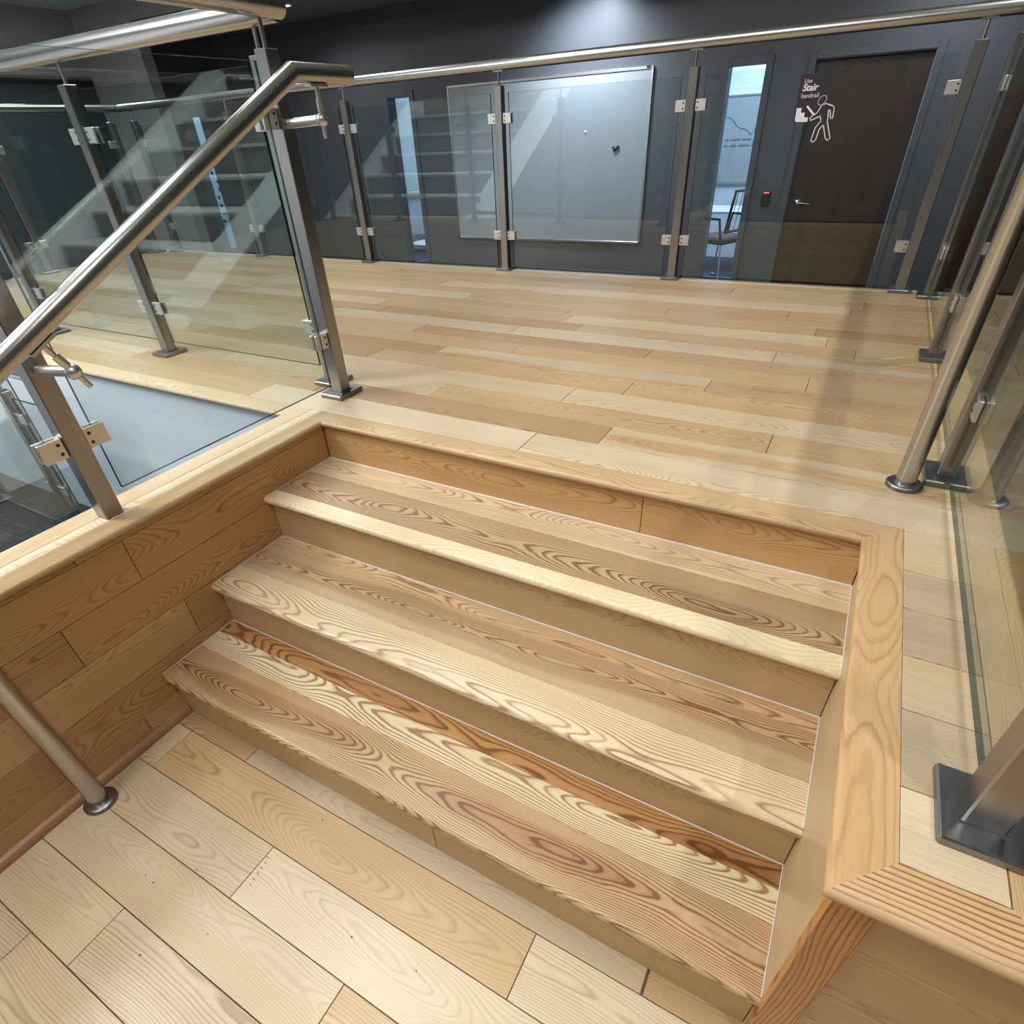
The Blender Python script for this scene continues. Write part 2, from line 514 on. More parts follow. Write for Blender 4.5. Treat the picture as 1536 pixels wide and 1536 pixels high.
def nose_board(parent, name, start, xdir, zdir, L, w, T=0.022, m0=0.0, m1=0.0, both=False, flip=1, **kw):
    """board with a rounded front edge; local y = 0 is the nose, y = w the back; ends mitred by m0/m1 (shift per unit y)"""
    R = T / 2
    prof = []
    for k in range(7):
        a = -math.pi / 2 + math.pi * k / 6
        prof.append((R - R * math.cos(a), -R + R * math.sin(a)))
    prof += [(w, 0.0), (w, -T)]
    vs = []
    for end, (l, mm) in enumerate(((0.0, m0), (L, -m1))):
        for (y, z) in prof: vs.append((l + mm * y, y * flip, z))
    n = len(prof)
    fs = [list(range(n)), list(range(n, 2 * n))[::-1]]
    for i in range(n):
        fs.append([i, i + n, (i + 1) % n + n, (i + 1) % n])
    off = Vector((L / 2, 0, 0))
    me = bpy.data.meshes.new(name)
    me.from_pydata([tuple(Vector(v) - off) for v in vs], [], fs)
    for p in me.polygons:
        p.use_smooth = len(p.vertices) == 4
    bm = bmesh.new(); bm.from_mesh(me); bmesh.ops.recalc_face_normals(bm, faces=bm.faces); bm.to_mesh(me); bm.free()
    me.set_sharp_from_angle(angle=math.radians(40))
    me.materials.append(WOOD)
    xd = Vector(xdir).normalized()
    M = frame_matrix(Vector(start) + xd * (L / 2), xdir, zdir)
    o = put(name, me, M, parent)
    wood_props(o, **kw)
    return o

X, Y, Z = (1, 0, 0), (0, 1, 0), (0, 0, 1)
NX, NY = (-1, 0, 0), (0, -1, 0)

# ================================================================== SETTING
W = 1.7458
Y0S = 0.061           # back seam of the landing nosing
ROW = 0.139
XR0, XR1 = 1.930, 2.012
XL = -4.62
# ---- upper landing floor
mb = MB()
mb.box(XL + 0.03, XR1 - 0.03, Y0S - 0.04, 2.60, -0.30, -0.0145)
mb.box(W + 0.03, XR1 - 0.03, -0.84, 0.03, -0.30, -0.0145)
floor = build('floor', mb, SUBFLOOR)
tag(floor, 'pale ash plank floor of the raised landing at the top of the steps', 'floor', kind='structure')

JOINTS = {0: 0.771, 1: 0.981, 2: 0.238, 3: 0.728, 4: 0.911, 5: -0.044, 6: 0.282, 7: 0.855, 8: 0.126, 9: 0.412, 10: 0.296,
          11: 0.238, 12: 0.73, 13: 0.086, 14: 0.354, 15: 0.404, 16: 0.95, 17: 1.215}
SPECIAL = {(0, 0): (CREAM, 0.35), (0, 1): (CREAM, 0.8), (1, 0): (TAN, 0.75), (1, 1): (PALE, 0.55), (2, 1): (HONEY, 0.7), (2, 0): (PALE, 0.5),
           (3, 0): (PALE, 0.6), (3, 1): (PALE, 0.5), (4, 0): (HONEY, 0.8), (4, 1): (HONEY, 0.6), (5, 0): (TAN, 0.8), (7, 0): (TAN, 0.9),
           (4, -1): (TAN, 0.8), (6, 1): (HONEY, 0.6)}
PL = 1.2175
for r in range(18):
    y0 = Y0S + ROW * r
    y1 = min(y0 + ROW, 2.558)
    x = JOINTS[r]
    k0 = math.floor((XL - x) / PL)
    xa = x + k0 * PL
    idx = k0
    while xa < XR0 - 0.02:
        a = max(xa, XL); b = min(xa + PL, XR0)
        if b - a > 0.02:
            t, gr = SPECIAL.get((r, idx + 1), (None, None))
            t = vary(tuple(c * 0.88 for c in t), 0.03) if t else floor_tone(0.14)  # same ash as the lower floor; dimmer landing light put into the tint
            plank(floor, ((a + b) / 2, (y0 + y1) / 2, random.uniform(-0.0003, 0.0003)), X if random.random() < 0.5 else NX, Z, b - a, y1 - y0,
                  tint=t, grain=(gr or random.uniform(0.35, 0.8)) * 0.8, pith=random.uniform(0.02, 0.07), centre=random.uniform(-0.09, 0.09), rings=random.uniform(70, 120),
                  heart=random.choice((-1, -1, -1, 0.04)), heart_tint=vary(TAN))
        xa += PL; idx += 1
# short planks of the right-hand return beside the steps
ys = [0.061, -0.112, -0.248, -0.390, -0.527, -0.685, -0.811]
tones = [PALE, GREYTAN, GREYTAN, PALE, GREYTAN, CREAM]
for i in range(6):
    plank(floor, ((1.8085 + XR0) / 2, (ys[i] + ys[i + 1]) / 2, 0), X, Z, XR0 - 1.8085, ys[i] - ys[i + 1], tint=vary(tones[i], 0.04),
          grain=0.75, pith=0.09, centre=random.uniform(-0.25, 0.25), rings=150)
# edge boards with rounded noses around the landing
CAP = 0.0807
nose_board(floor, 'nosing_board', (-0.0195 + 0.039, -0.0197, 0), X, Z, W - 0.039, CAP, m0=-0.86, m1=-1.0, tint=HONEY, grain=0.45, pith=0.06, centre=0.02, rings=90)
nose_board(floor, 'nosing_board', (XL, -0.0197, 0), X, Z, -0.173 - XL, CAP, m0=0, m1=-1.0, tint=PALE, grain=0.4, pith=0.06, rings=90)
nose_board(floor, 'nosing_board', (XL, 2.640, 0), X, Z, XR1 - XL, 0.080, flip=-1, tint=CREAM, grain=0.4, pith=0.08, rings=90, m1=1.0)
nose_board(floor, 'nosing_board', (XR1, -0.893, 0), Y, Z, 2.640 + 0.893, XR1 - XR0 - 0.001, flip=1, tint=HONEY, grain=0.4, pith=0.06, rings=90, m0=1.0, m1=1.0)
nose_board(floor, 'nosing_board', (XL, -0.0197, 0), Y, Z, 2.66, 0.03, flip=-1, tint=PALE, grain=0.4, rings=90)

# fascia below the landing edges (painted)
mb = MB()
mb.box(XL + 0.02, -0.16, 0.0, 0.02, FLOOR_LOW, -0.023)
o = build('wall_landing_front', mb, GREYWALL)
tag(o, 'smooth blue-grey painted wall below the left landing edge', 'wall', kind='structure')
mb = MB(); mb.box(XL + 0.02, 1.99, 2.60, 2.62, FLOOR_LOW, -0.023); mb.box(1.99, 2.0, -0.86, 2.62, FLOOR_LOW, -0.023)
o = build('wall_landing_back', mb, NAVY)
tag(o, 'dark painted fascia under the far and right landing edges', 'wall', kind='structure')

# ---- lower floor in front of the steps
FZ = -0.68
mb = MB(); mb.box(-0.05, 3.4, -3.4, -0.82, FZ - 0.16, FZ - 0.0145)
floor2 = build('floor', mb, SUBFLOOR)
tag(floor2, 'pale ash plank floor at the foot of the steps', 'floor', kind='structure')
lowrows = [(-0.80, -0.893, 0.327), (-0.893, -1.035, 0.085), (-1.035, -1.178, 0.603), (-1.178, -1.316, 0.976), (-1.316, -1.456, 0.389)]
yy = -1.456; q = 0
while yy > -3.3:
    lowrows.append((yy, yy - 0.1405, random.uniform(0, 1.2))); yy -= 0.1405
LOWT = {(0, 0): (TAN, 0.9), (0, 1): (GREYTAN, 0.35), (0, 2): (TAN, 0.6), (1, 0): (PALE, 0.7), (1, 1): (HONEY, 0.55), (1, 2): (CREAM, 0.6), (2, 0): (PALE, 0.65), (2, 1): (CREAM, 0.5),
        (3, 0): (PALE, 0.4), (3, 1): (HONEY, 0.6), (4, 0): (PALE, 0.5), (4, 1): (PALE, 0.95), (5, 0): (PALE, 0.9)}
for r, (ya, yb, j) in enumerate(lowrows):
    xa = j - PL if r != 0 else j - PL
    if r in (1, 2, 4): xa = j - PL
    n = 0
    if r == 3: xa = 0.976 - PL
    while xa < 3.38:
        a, b = max(xa, 0.0), min(xa + (PL if not (r == 0 and n == 1) else 1.228), 3.38)
        if b - a > 0.02:
            t, gr = LOWT.get((r, n), (None, None))
            t = vary(t, 0.025) if t else floor_tone()
            plank(floor2, ((a + b) / 2, (ya + yb) / 2, FZ), X if (r + n) % 2 else NX, Z, b - a, ya - yb, tint=t,
                  grain=(gr or random.uniform(0.4, 0.8)) * 0.62, pith=random.uniform(0.02, 0.06), centre=random.uniform(-0.05, 0.05), rings=random.uniform(60, 95), seed=3.1 * r + 7.7 * n + 1.3)
        xa += PL; n += 1

def dent(px, py, L, w, ang):
    mb = MB()
    c, s_ = math.cos(ang), math.sin(ang)
    q = [(-L / 2, -w / 2), (L / 2, 0), (-L / 2, w / 2)]
    mb.prism([(px + a * c - b * s_, py + a * s_ + b * c) for a, b in q], 'z', FZ - 0.004, FZ + 0.0004)
    return build('nail_mark', mb, DARKHOLE, floor2)
for k in range(6):
    dent(0.617 + 0.002 * k, -1.062 - 0.014 * k, random.uniform(0.010, 0.022), 0.0022, random.uniform(-0.3, 0.1))
for px, py in ((0.668, -0.920), (0.40, -1.245), (0.93, -1.10), (0.52, -1.36)):
    dent(px, py, 0.006, 0.005, 0.3)

# ---- knee walls beside the steps
def knee_rows():
    e = [-0.0225, -0.042, -0.179, -0.313, -0.450, -0.587, -0.68]
    return list(zip(e[:-1], e[1:]))
mb = MB(); mb.box(-0.160, -0.0145, -3.0, 0.0, FLOOR_LOW, -0.0225)
wall_left = build('wall_left', mb, GREYWALL)
tag(wall_left, 'low knee wall of dark honey planks left of the steps', 'wall', kind='structure')
LT = [srgb(200, 158, 110), srgb(194, 152, 104), srgb(188, 144, 98), srgb(206, 168, 120), srgb(198, 156, 108)]
lj = [-0.9, -0.777, -1.009, -0.70, -1.19, -0.96]
for i, (zt, zb) in enumerate(knee_rows()):
    cuts = [-3.0]
    c = lj[i]
    pts_ = sorted([c, c - PL, c - 2 * PL, c + PL, c + 2 * PL])
    cuts += [p for p in pts_ if -2.98 < p < -0.02] + [0.0]
    for a, b in zip(cuts[:-1], cuts[1:]):
        plank(wall_left, (0.0, (a + b) / 2, (zt + zb) / 2), Y, X, b - a, zt - zb, tint=vary(LT[(i + int(a * 3)) % 5], 0.05),
              grain=random.uniform(0.40, 0.65), pith=random.uniform(0.04, 0.08), centre=random.uniform(-0.06, 0.06), rings=random.uniform(70, 110))
# cap of the knee wall: rounded inner board, middle strip, rounded outer board
nose_board(wall_left, 'cap_board', (0.0197, -0.0197, 0), NY, Z, 3.0, 0.0690, flip=-1, m0=-1.14, m1=0, tint=HONEY, grain=0.55, pith=0.05, centre=0.03, rings=85)
plank(wall_left, (-0.071, -1.475, 0), Y, Z, 3.07, 0.0437, tint=CREAM, grain=0.3, pith=0.1, rings=120, name='cap_strip', T=0.02)
nose_board(wall_left, 'cap_board', (-0.173, -0.0197, 0), NY, Z, 3.0, 0.0795, flip=1, m0=-1.0, m1=0, tint=PALE, grain=0.45, pith=0.06, rings=90)
# shoe moulding
prof = [(0.0, FZ), (0.019, FZ)] + [(0.019 * math.cos(a), FZ + 0.008 + 0.022 * math.sin(a)) for a in [math.pi / 2 * k / 6 for k in range(7)]]
mb = MB(); mb.prism(prof, 'y', -3.0, -0.842)
o = build('shoe_moulding', mb, WOOD, wall_left, origin=(0.01, -1.9, FZ))
wood_props(o, srgb(170, 130, 96), 0.3)
mb = MB(); mb.box(W + 0.0145, W + 0.14, -0.855, -0.0, FLOOR_LOW, -0.0225)
wall_right = build('wall_right', mb, SUBFLOOR)
tag(wall_right, 'low knee wall of pale straight-grained boards right of the steps', 'wall', kind='structure')
for i, (zt, zb) in enumerate([(-0.0225, -0.60), (-0.60, -0.68)]):
    plank(wall_right, (W, (-0.865 - 0.0) / 2, (zt + zb) / 2), Y, NX, 0.865, zt - zb, tint=vary(srgb(204, 178, 138), 0.02), grain=0.35, pith=0.5, centre=0.6, rings=170)
nose_board(wall_right, 'cap_board', (W - 0.0197, -0.0197, 0), NY, Z, 0.8733, 0.0822, flip=1, m0=-1.0, m1=1.0, tint=srgb(198, 164, 120), grain=0.4, pith=0.06, centre=0.035, rings=70, seed=12.4)
# platform front face, right of the steps
mb = MB(); mb.box(W + 0.015, XR1 - 0.03, -0.8505, -0.84, FZ, -0.0225)
wall_front = build('wall_front', mb, SUBFLOOR)
tag(wall_front, 'plank-clad front face of the platform right of the steps', 'wall', kind='structure')
fz = [-0.0225, -0.16, -0.30, -0.44, -0.58, -0.68]
for i in range(5):
    plank(wall_front, ((W + 0.055 + 2.0) / 2, -0.865, (fz[i] + fz[i + 1]) / 2), X, NY, 2.0 - W - 0.055, fz[i] - fz[i + 1], tint=vary(srgb(192, 152, 108), 0.05), grain=0.4, pith=0.08, centre=0.05, rings=90)
plank(wall_front, (W + 0.0265, -0.873, -0.351), Z, NY, 0.657, 0.055, name='corner_board', T=0.022, tint=srgb(196, 138, 76), grain=1.0, pith=0.02, centre=0.12, rings=50)
wall_front.children[-1]['label'] = 'orange vertical corner board with bold dark grain'
nose_board(wall_front, 'cap_board', (W - 0.0197, -0.893, 0), X, Z, XR1 - W + 0.0197, 0.0815, m0=1.0, m1=1.0, tint=srgb(206, 174, 132), grain=1.0, pith=0.02, centre=0.22, rings=42, seed=4.2)

# ================================================================== STEPS
stairs = thing('staircase', 'three wooden steps of pale and brown ash boards up to the landing', 'stairs', (W / 2, -0.43, FZ))
ZT = [0.0, -0.153, -0.324, -0.493, FZ]
YT = [0.0, -0.300, -0.586, -0.840]
NOSE = 0.025
TH = 0.026
RT = [srgb(208, 170, 118), srgb(206, 178, 138), srgb(202, 174, 134), srgb(202, 172, 126)]
for k in range(4):
    ztop = ZT[k] - (0.0225 if k == 0 else TH); zb = ZT[k + 1]
    cuts = [0.0006, 1.198, W - 0.0006] if k == 0 else ([0.0006, W - 0.0006] if k != 3 else [0.0006, 0.99, W - 0.0006])
    for a, b in zip(cuts[:-1], cuts[1:]):
        plank(stairs, ((a + b) / 2, YT[k], (ztop + zb) / 2), X, NY, b - a, ztop - zb, name='riser_board', tint=vary(RT[k], 0.02), grain=0.3 if k else 0.5,
              pith=0.06, centre=0.03, rings=110, seed=2.2 + k * 3.3 + a)
# treads: boards glued edge to edge, front one with the rounded nose
TREADS = [
    # (board depth from the back, tint, heart tint, heart radius, grain, pith, centre, rings, seed)
    [(0.115, srgb(216, 196, 166), CREAM, -1, 0.8, 0.05, 0.01, 80, 3.0), (0.150, srgb(186, 160, 128), srgb(162, 132, 102), 0.05, 1.35, 0.055, 0.0, 105, 11.3), (0.060, srgb(226, 210, 176), CREAM, -1, 0.25, 0.2, 0.1, 60, 5.0)],
    [(0.050, srgb(202, 174, 136), TAN, 0.02, 0.9, 0.04, 0.0, 90, 4.4), (0.140, srgb(204, 181, 148), srgb(186, 158, 126), 0.05, 1.45, 0.045, 0.0, 125, 23.2), (0.121, srgb(220, 200, 168), CREAM, -1, 0.9, 0.05, -0.02, 70, 8.1)],
    [(0.058, srgb(182, 140, 92), srgb(150, 108, 70), 0.05, 1.2, 0.05, 0.0, 80, 6.2), (0.075, srgb(222, 206, 174), CREAM, -1, 1.35, 0.05, 0.02, 75, 17.5), (0.146, srgb(194, 164, 126), srgb(166, 130, 96), 0.05, 1.45, 0.045, 0.0, 110, 31.7)],
]
for k, boards in enumerate(TREADS):
    yb = YT[k]
    yf = YT[k + 1] - NOSE
    tot = sum(b[0] for b in boards)
    sc_ = (yb - yf) / tot
    y = yb
    for j, (dep, tint, ht, hr, gr, pi_, ce, ri, sd) in enumerate(boards):
        dep *= sc_
        if j < len(boards) - 1:
            me = plank_mesh(W - 0.001, dep - 0.0005, TH, 0.0004)
            o = put('tread_board', me, frame_matrix((W / 2, y - dep / 2, ZT[k + 1]), X, Z), stairs)
            wood_props(o, tint, gr, pi_, ce, ri, hr, ht, sd)
        else:
            nose_board(stairs, 'tread_board', (0.0005, y - dep, ZT[k + 1]), X, Z, W - 0.001, dep - 0.0003, T=TH, tint=tint, grain=gr, pith=pi_, centre=ce + dep / 2, rings=ri, heart=hr, heart_tint=ht, seed=sd)
        y -= dep
    # caulk in the inner corners
    mb = MB()
    s = 0.0024
    mb.prism([(yb, ZT[k + 1]), (yb - s, ZT[k + 1]), (yb, ZT[k + 1] + s)], 'x', 0.0006, W - 0.0006)
    build('caulk_bead', mb, CAULK, stairs)
    for xx, sg in ((0.0, 1), (W, -1)):
        mb = MB()
        xx += sg * 0.0005
        mb.prism([(xx, ZT[k + 1]), (xx + sg * s * 0.7, ZT[k + 1]), (xx, ZT[k + 1] + s * 0.7)], 'y', yf + 0.012, yb)
        build('caulk_bead', mb, CAULK, stairs)
    # hidden carriage under each step
    mb = MB(); mb.box(0.002, W - 0.002, YT[k + 1] + 0.0145, yb + (0.0 if k == 0 else 0.0), FZ, ZT[k + 1] - TH)
    build('step_carcass', mb, SUBFLOOR, stairs)

# ================================================================== RAILINGS
POST_H = 1.022
RAIL_Z = 1.118
RAIL_R = 0.028
PW = 0.025
def make_post(parent, x, y, axis, clamps=(True, True), plate=True, z0=0.0, h=POST_H, rail_z=None, rod=True, front=-1, czs=(0.215, 0.862)):
    """square post; 'axis' is the direction of the railing; clamps on the minus and plus side along it"""
    rail_z = rail_z if rail_z is not None else z0 + RAIL_Z
    mb = MB(); mb.box(x - PW, x + PW, y - PW, y + PW, z0 + (0.016 if plate else 0.0), z0 + h, bev=0.003)
    p = build('post', mb, STEEL, parent, origin=(x, y, z0))
    if plate:
        px, py = (0.052, 0.062) if axis == 'x' else (0.052, 0.064)
        mb = MB(); mb.box(x - px, x + px, y - py, y + py, z0, z0 + 0.017, bev=0.003)
        # collar where the tube is welded to the plate
        mb.box(x - PW - 0.004, x + PW + 0.004, y - PW - 0.004, y + PW + 0.004, z0 + 0.016, z0 + 0.021)
        build('base_plate', mb, PLATE, p, origin=(x, y, z0))
    for side, on in zip((-1, 1), clamps):
        if not on: continue
        for cz in czs:
            mb = MB()
            a0, a1 = PW + 0.001, PW + 0.058
            lo, hi = (a0, a1) if side > 0 else (-a1, -a0)
            hh = 0.0265
            if axis == 'x':
                mb.box(x + lo, x + hi, y - 0.0155, y - 0.0055, z0 + cz - hh, z0 + cz + hh, bev=0.002)
                mb.box(x + lo, x + hi, y + 0.0055, y + 0.0155, z0 + cz - hh, z0 + cz + hh, bev=0.002)
                xi = x + side * (PW + 0.006)
                mb.box(xi - 0.005, xi + 0.005, y - 0.007, y + 0.007, z0 + cz - hh, z0 + cz + hh)
            else:
                mb.box(x - 0.0155, x - 0.0055, y + lo, y + hi, z0 + cz - hh, z0 + cz + hh, bev=0.002)
                mb.box(x + 0.0055, x + 0.0155, y + lo, y + hi, z0 + cz - hh, z0 + cz + hh, bev=0.002)
                yi = y + side * (PW + 0.006)
                mb.box(x - 0.007, x + 0.007, yi - 0.005, yi + 0.005, z0 + cz - hh, z0 + cz + hh)
            # socket screws
            for dz in (-0.012, 0.012):
                for sgn in (-1, 1):
                    if axis == 'x':
                        c = (x + side * (PW + 0.014), y + sgn * 0.0158, z0 + cz + dz)
                        mb.lathe([(0.0001, 0.0004 * sgn), (0.0045, 0.0004 * sgn), (0.0045, -0.001 * sgn)], c, 'y', 10, 1)
                    else:
                        c = (x + sgn * 0.0158, y + side * (PW + 0.014), z0 + cz + dz)
                        mb.lathe([(0.0001, 0.0004 * sgn), (0.0045, 0.0004 * sgn), (0.0045, -0.001 * sgn)], c, 'x', 10, 1)
            build('glass_clamp', mb, [CLAMP, DARKHOLE], p)
    if rod:
        mb = MB()
        mb.tube([(x, y, z0 + h - 0.002), (x, y, rail_z - RAIL_R + 0.001)], 0.0065, 10)
        if axis == 'x': mb.box(x - 0.032, x + 0.032, y - 0.011, y + 0.011, rail_z - RAIL_R - 0.002, rail_z - RAIL_R + 0.003)
        else: mb.box(x - 0.011, x + 0.011, y - 0.032, y + 0.032, rail_z - RAIL_R - 0.002, rail_z - RAIL_R + 0.003)
        build('rail_rod', mb, TUBE, p)
    return p

GT = 0.005
def pane(parent, axis, at, a0, a1, z0, z1):
    mb = MB()
    if axis == 'x': mb.box(a0, a1, at - GT, at + GT, z0, z1)
    else: mb.box(at - GT, at + GT, a0, a1, z0, z1)
    # big faces clear, rims dark green
    for i, f in enumerate(mb.f):
        n = (mb.v[f[1]] - mb.v[f[0]]).cross(mb.v[f[2]] - mb.v[f[0]]).normalized()
        big = abs(n.y) > 0.9 if axis == 'x' else abs(n.x) > 0.9
        mb.mi[i] = 0 if big else 1
    return build('glass_panel', mb, [GLASS, GLASS_EDGE], parent)

def rail(parent, pts, r=RAIL_R, name='top_rail', seg=20):
    mb = MB(); mb.tube(pts, r, seg)
    return build(name, mb, TUBE, parent)

# far railing
far_x = [-4.36, -3.145, -1.915, -0.664, 0.526, 1.769]
FY = 2.590
far = thing('glass_railing', 'long glass railing along the far landing edge before the dark wall', 'railing', (0, FY, 0))
for i, x in enumerate(far_x): make_post(far, x, FY, 'x', (i > 0, i < 5))
for a, b in zip(far_x[:-1], far_x[1:]): pane(far, 'x', FY, a + 0.064, b - 0.064, 0.022, 0.988)
rail(far, [(-4.49, FY, RAIL_Z), (2.0, FY, RAIL_Z)])

# left landing railing (beside the void)
ly = 0.315
left_x = [-4.40, -3.36, -2.325, -1.292, -0.222]
lrail = thing('glass_railing', 'glass railing along the left landing edge above the void', 'railing', (-2.3, ly, 0))
for i, x in enumerate(left_x): make_post(lrail, x, ly, 'x', (i > 0, i < 4))
for a, b in zip(left_x[:-1], left_x[1:]): pane(lrail, 'x', ly, a + 0.058, b - 0.058, 0.062, 1.003)
rail(lrail, [(-4.49, ly, RAIL_Z), (-0.116, ly, RAIL_Z)], r=0.032)

# end railing, far left
erail = thing('glass_railing', 'short glass railing closing the far left end of the landing', 'railing', (-4.5, 1.4, 0))
ey = [0.42, 1.45, 2.48]
for i, y in enumerate(ey): make_post(erail, -4.53, y, 'y', (i > 0, i < 2))
for a, b in zip(ey[:-1], ey[1:]): pane(erail, 'y', -4.53, a + 0.058, b - 0.058, 0.062, 1.003)
rail(erail, [(-4.53, 0.25, RAIL_Z), (-4.53, 2.60, RAIL_Z)])

# railing on the left knee wall
kx = -0.080
krail = thing('glass_railing', 'glass railing standing on the left knee wall beside the steps', 'railing', (kx, -0.3, 0))
make_post(krail, kx - 0.014, 0.222, 'y', (True, False))
make_post(krail, kx, -0.738, 'y', (True, True), plate=False)
make_post(krail, kx, -1.80, 'y', (True, True), plate=False)
pane(krail, 'y', kx, -0.680, 0.158, 0.055, 0.992)
pane(krail, 'y', kx, -1.742, -0.797, 0.055, 0.992)
pane(krail, 'y', kx, -2.80, -1.858, 0.055, 0.992)
rail(krail, [(kx, 0.290, RAIL_Z), (kx, -3.0, RAIL_Z)], r=0.032)

# right railing
rx = 1.901
rrail = thing('glass_railing', 'glass railing along the right edge of landing and steps', 'railing', (rx, 1, 0))
ry = [-0.695, 0.370, 1.432, 2.490]
for i, y in enumerate(ry): make_post(rrail, rx, y, 'y', (i > 0, i < 3))
for a, b in zip(ry[:-1], ry[1:]): pane(rrail, 'y', rx, a + 0.060, b - 0.060, 0.030, 0.992)
rail(rrail, [(rx, -0.76, RAIL_Z), (rx, 2.560, RAIL_Z)])

# lower railing down in the void
lo = thing('glass_railing', 'lower glass railing down in the void left of the knee wall', 'railing', (-1.86, -0.22, FLOOR_LOW))
for xx in (-2.88, -1.86):
    make_post(lo, xx, -0.22, 'x', (True, True), z0=FLOOR_LOW, h=0.87, rail_z=0.03, czs=(0.34, 0.74))
pane(lo, 'x', -0.22, -2.82, -1.92, FLOOR_LOW + 0.06, -0.11)
pane(lo, 'x', -0.22, -1.80, -1.50, FLOOR_LOW + 0.06, -0.11)
rail(lo, [(-2.9, -0.22, 0.03), (-1.48, -0.22, 0.03)], r=0.022)

# ================================================================== HANDRAILS
HR = 0.0235
def flange(parent, x, y, z, r=0.043):
    mb = MB()
    mb.lathe([(HR - 0.002, 0.014), (HR + 0.004, 0.014), (r - 0.004, 0.013), (r, 0.009), (r, 0.0)], (x, y, z), 'z', 28)
    build('floor_flange', mb, PLATE, parent)
def bracket(parent, px, py, hx, hy, hz, slope):
    """arm from the post to a knuckle; a pin through it, square to the rail, carries the saddle under the handrail"""
    b = MB()
    n = Vector((0, -slope, 1)).normalized()
    top = Vector((hx, hy, hz))
    k = top - n * 0.105
    b.tube([(px + 0.0005, py, k.z - 0.004), (px + 0.008, py, k.z - 0.004), k + Vector((-0.010, 0, 0))], 0.0125, 12)
    b.lathe([(0.001, -0.014), (0.014, -0.012), (0.018, 0.0), (0.014, 0.012), (0.001, 0.014)], (k.x - 0.002, k.y, k.z), 'x', 16)
    b.tube([k - n * 0.045, top - n * (HR + 0.002)], 0.0065, 10)
    b.tube([k + n * 0.018, k + n * 0.048], 0.0095, 10)
    d = Vector((0, 1, slope)).normalized()
    M = frame_matrix(top - n * (HR + 0.003), d, n)
    b.box(-0.034, 0.034, -0.012, 0.012, -0.003, 0.004, M=M)
    build('rail_bracket', b, CLAMP, parent)

hxl = 0.060
sl = 0.498
bend = (hxl, 0.150, 0.957)
low = -1.188
zlow = 0.957 + (low - 0.150) * sl
lh = thing('handrail', 'sloping steel tube handrail on the left side of the steps', 'handrail', (hxl, -0.5, FZ))
mb = MB(); mb.tube([(hxl, 0.380, 0.957), bend, (hxl, low, zlow), (hxl, low + 0.012, FZ + 0.004)], HR, 24)
build('rail_tube', mb, TUBE, lh)
flange(lh, hxl, low + 0.012, FZ)
bracket(lh, kx - 0.014 + PW + 0.0005, 0.222, hxl, 0.235, 0.957, 0.0)
bracket(lh, kx + PW + 0.0005, -0.738, hxl, -0.765, 0.957 + (-0.765 - 0.150) * sl, sl)

hxr = 1.806
rh = thing('handrail', 'steel tube handrail standing upright on the landing right of the steps', 'handrail', (hxr, 0.28, 0))
mb = MB(); mb.tube([(hxr, 0.283, 0.004), (hxr, 0.283, 0.93), (hxr + 0.03, 0.02, 0.935), (hxr + 0.03, -0.35, 0.80)], HR, 24)
build('rail_tube', mb, TUBE, rh)
flange(rh, hxr, 0.283, 0.0)

# ================================================================== ROOM SHELL
HI = CEIL_HIGH
# dark back wall with openings for doors and sidelights
WT = 0.14
D1 = (0.742, 1.648); D2 = (2.215, 3.12)
OPEN = [(-7.98, -7.62, 1.18), (-4.075, -3.745, 1.18), (-0.006, 0.322, 1.18), (D1[0], D1[1], 1.175), (D2[0], D2[1], 1.175)]
mb = MB()
xs = -10.5
for a, b, t in OPEN:
    mb.box(xs, a, WALL_Y, WALL_Y + WT, FLOOR_LOW, CEIL_LOW)
    mb.box(a, b, WALL_Y, WALL_Y + WT, t, CEIL_LOW)
    xs = b
mb.box(xs, 6.0, WALL_Y, WALL_Y + WT, FLOOR_LOW, CEIL_LOW)
o = build('wall_back', mb, NAVY)
tag(o, 'dark slate blue wall with doors and narrow windows behind the landing', 'wall', kind='structure')

def opening_frame(parent, a, b, t, w=0.062, d=0.022, mat=None):
    for (x0, x1, z0, z1) in ((a - w, a, FLOOR_LOW, t + w), (b, b + w, FLOOR_LOW, t + w), (a, b, t, t + w)):
        mb = MB(); mb.box(x0, x1, WALL_Y - d, WALL_Y, z0, z1, bev=0.003)
        # inner stop
        build('frame_member', mb, mat or NAVY_TRIM, parent)

for n, (a, b, t) in enumerate(OPEN[:3]):
    win = thing('window_%d' % (n + 1), ['narrow lit window at far left of the dark wall, seen through glass',
                                       'narrow lit window left of the wall-mounted whiteboard',
                                       'narrow lit window between the whiteboard and the brown door'][n], 'window', ((a + b) / 2, WALL_Y, FLOOR_LOW), kind='structure')
    opening_frame(win, a, b, t)
    mb = MB(); mb.box(a, b, WALL_Y + 0.06, WALL_Y + 0.066, FLOOR_LOW + 0.06, t)
    build('pane', mb, GLASS, win)
    mb = MB(); mb.box(a, b, WALL_Y + 0.03, WALL_Y + 0.10, FLOOR_LOW, FLOOR_LOW + 0.06)
    build('sill', mb, NAVY_TRIM, win)

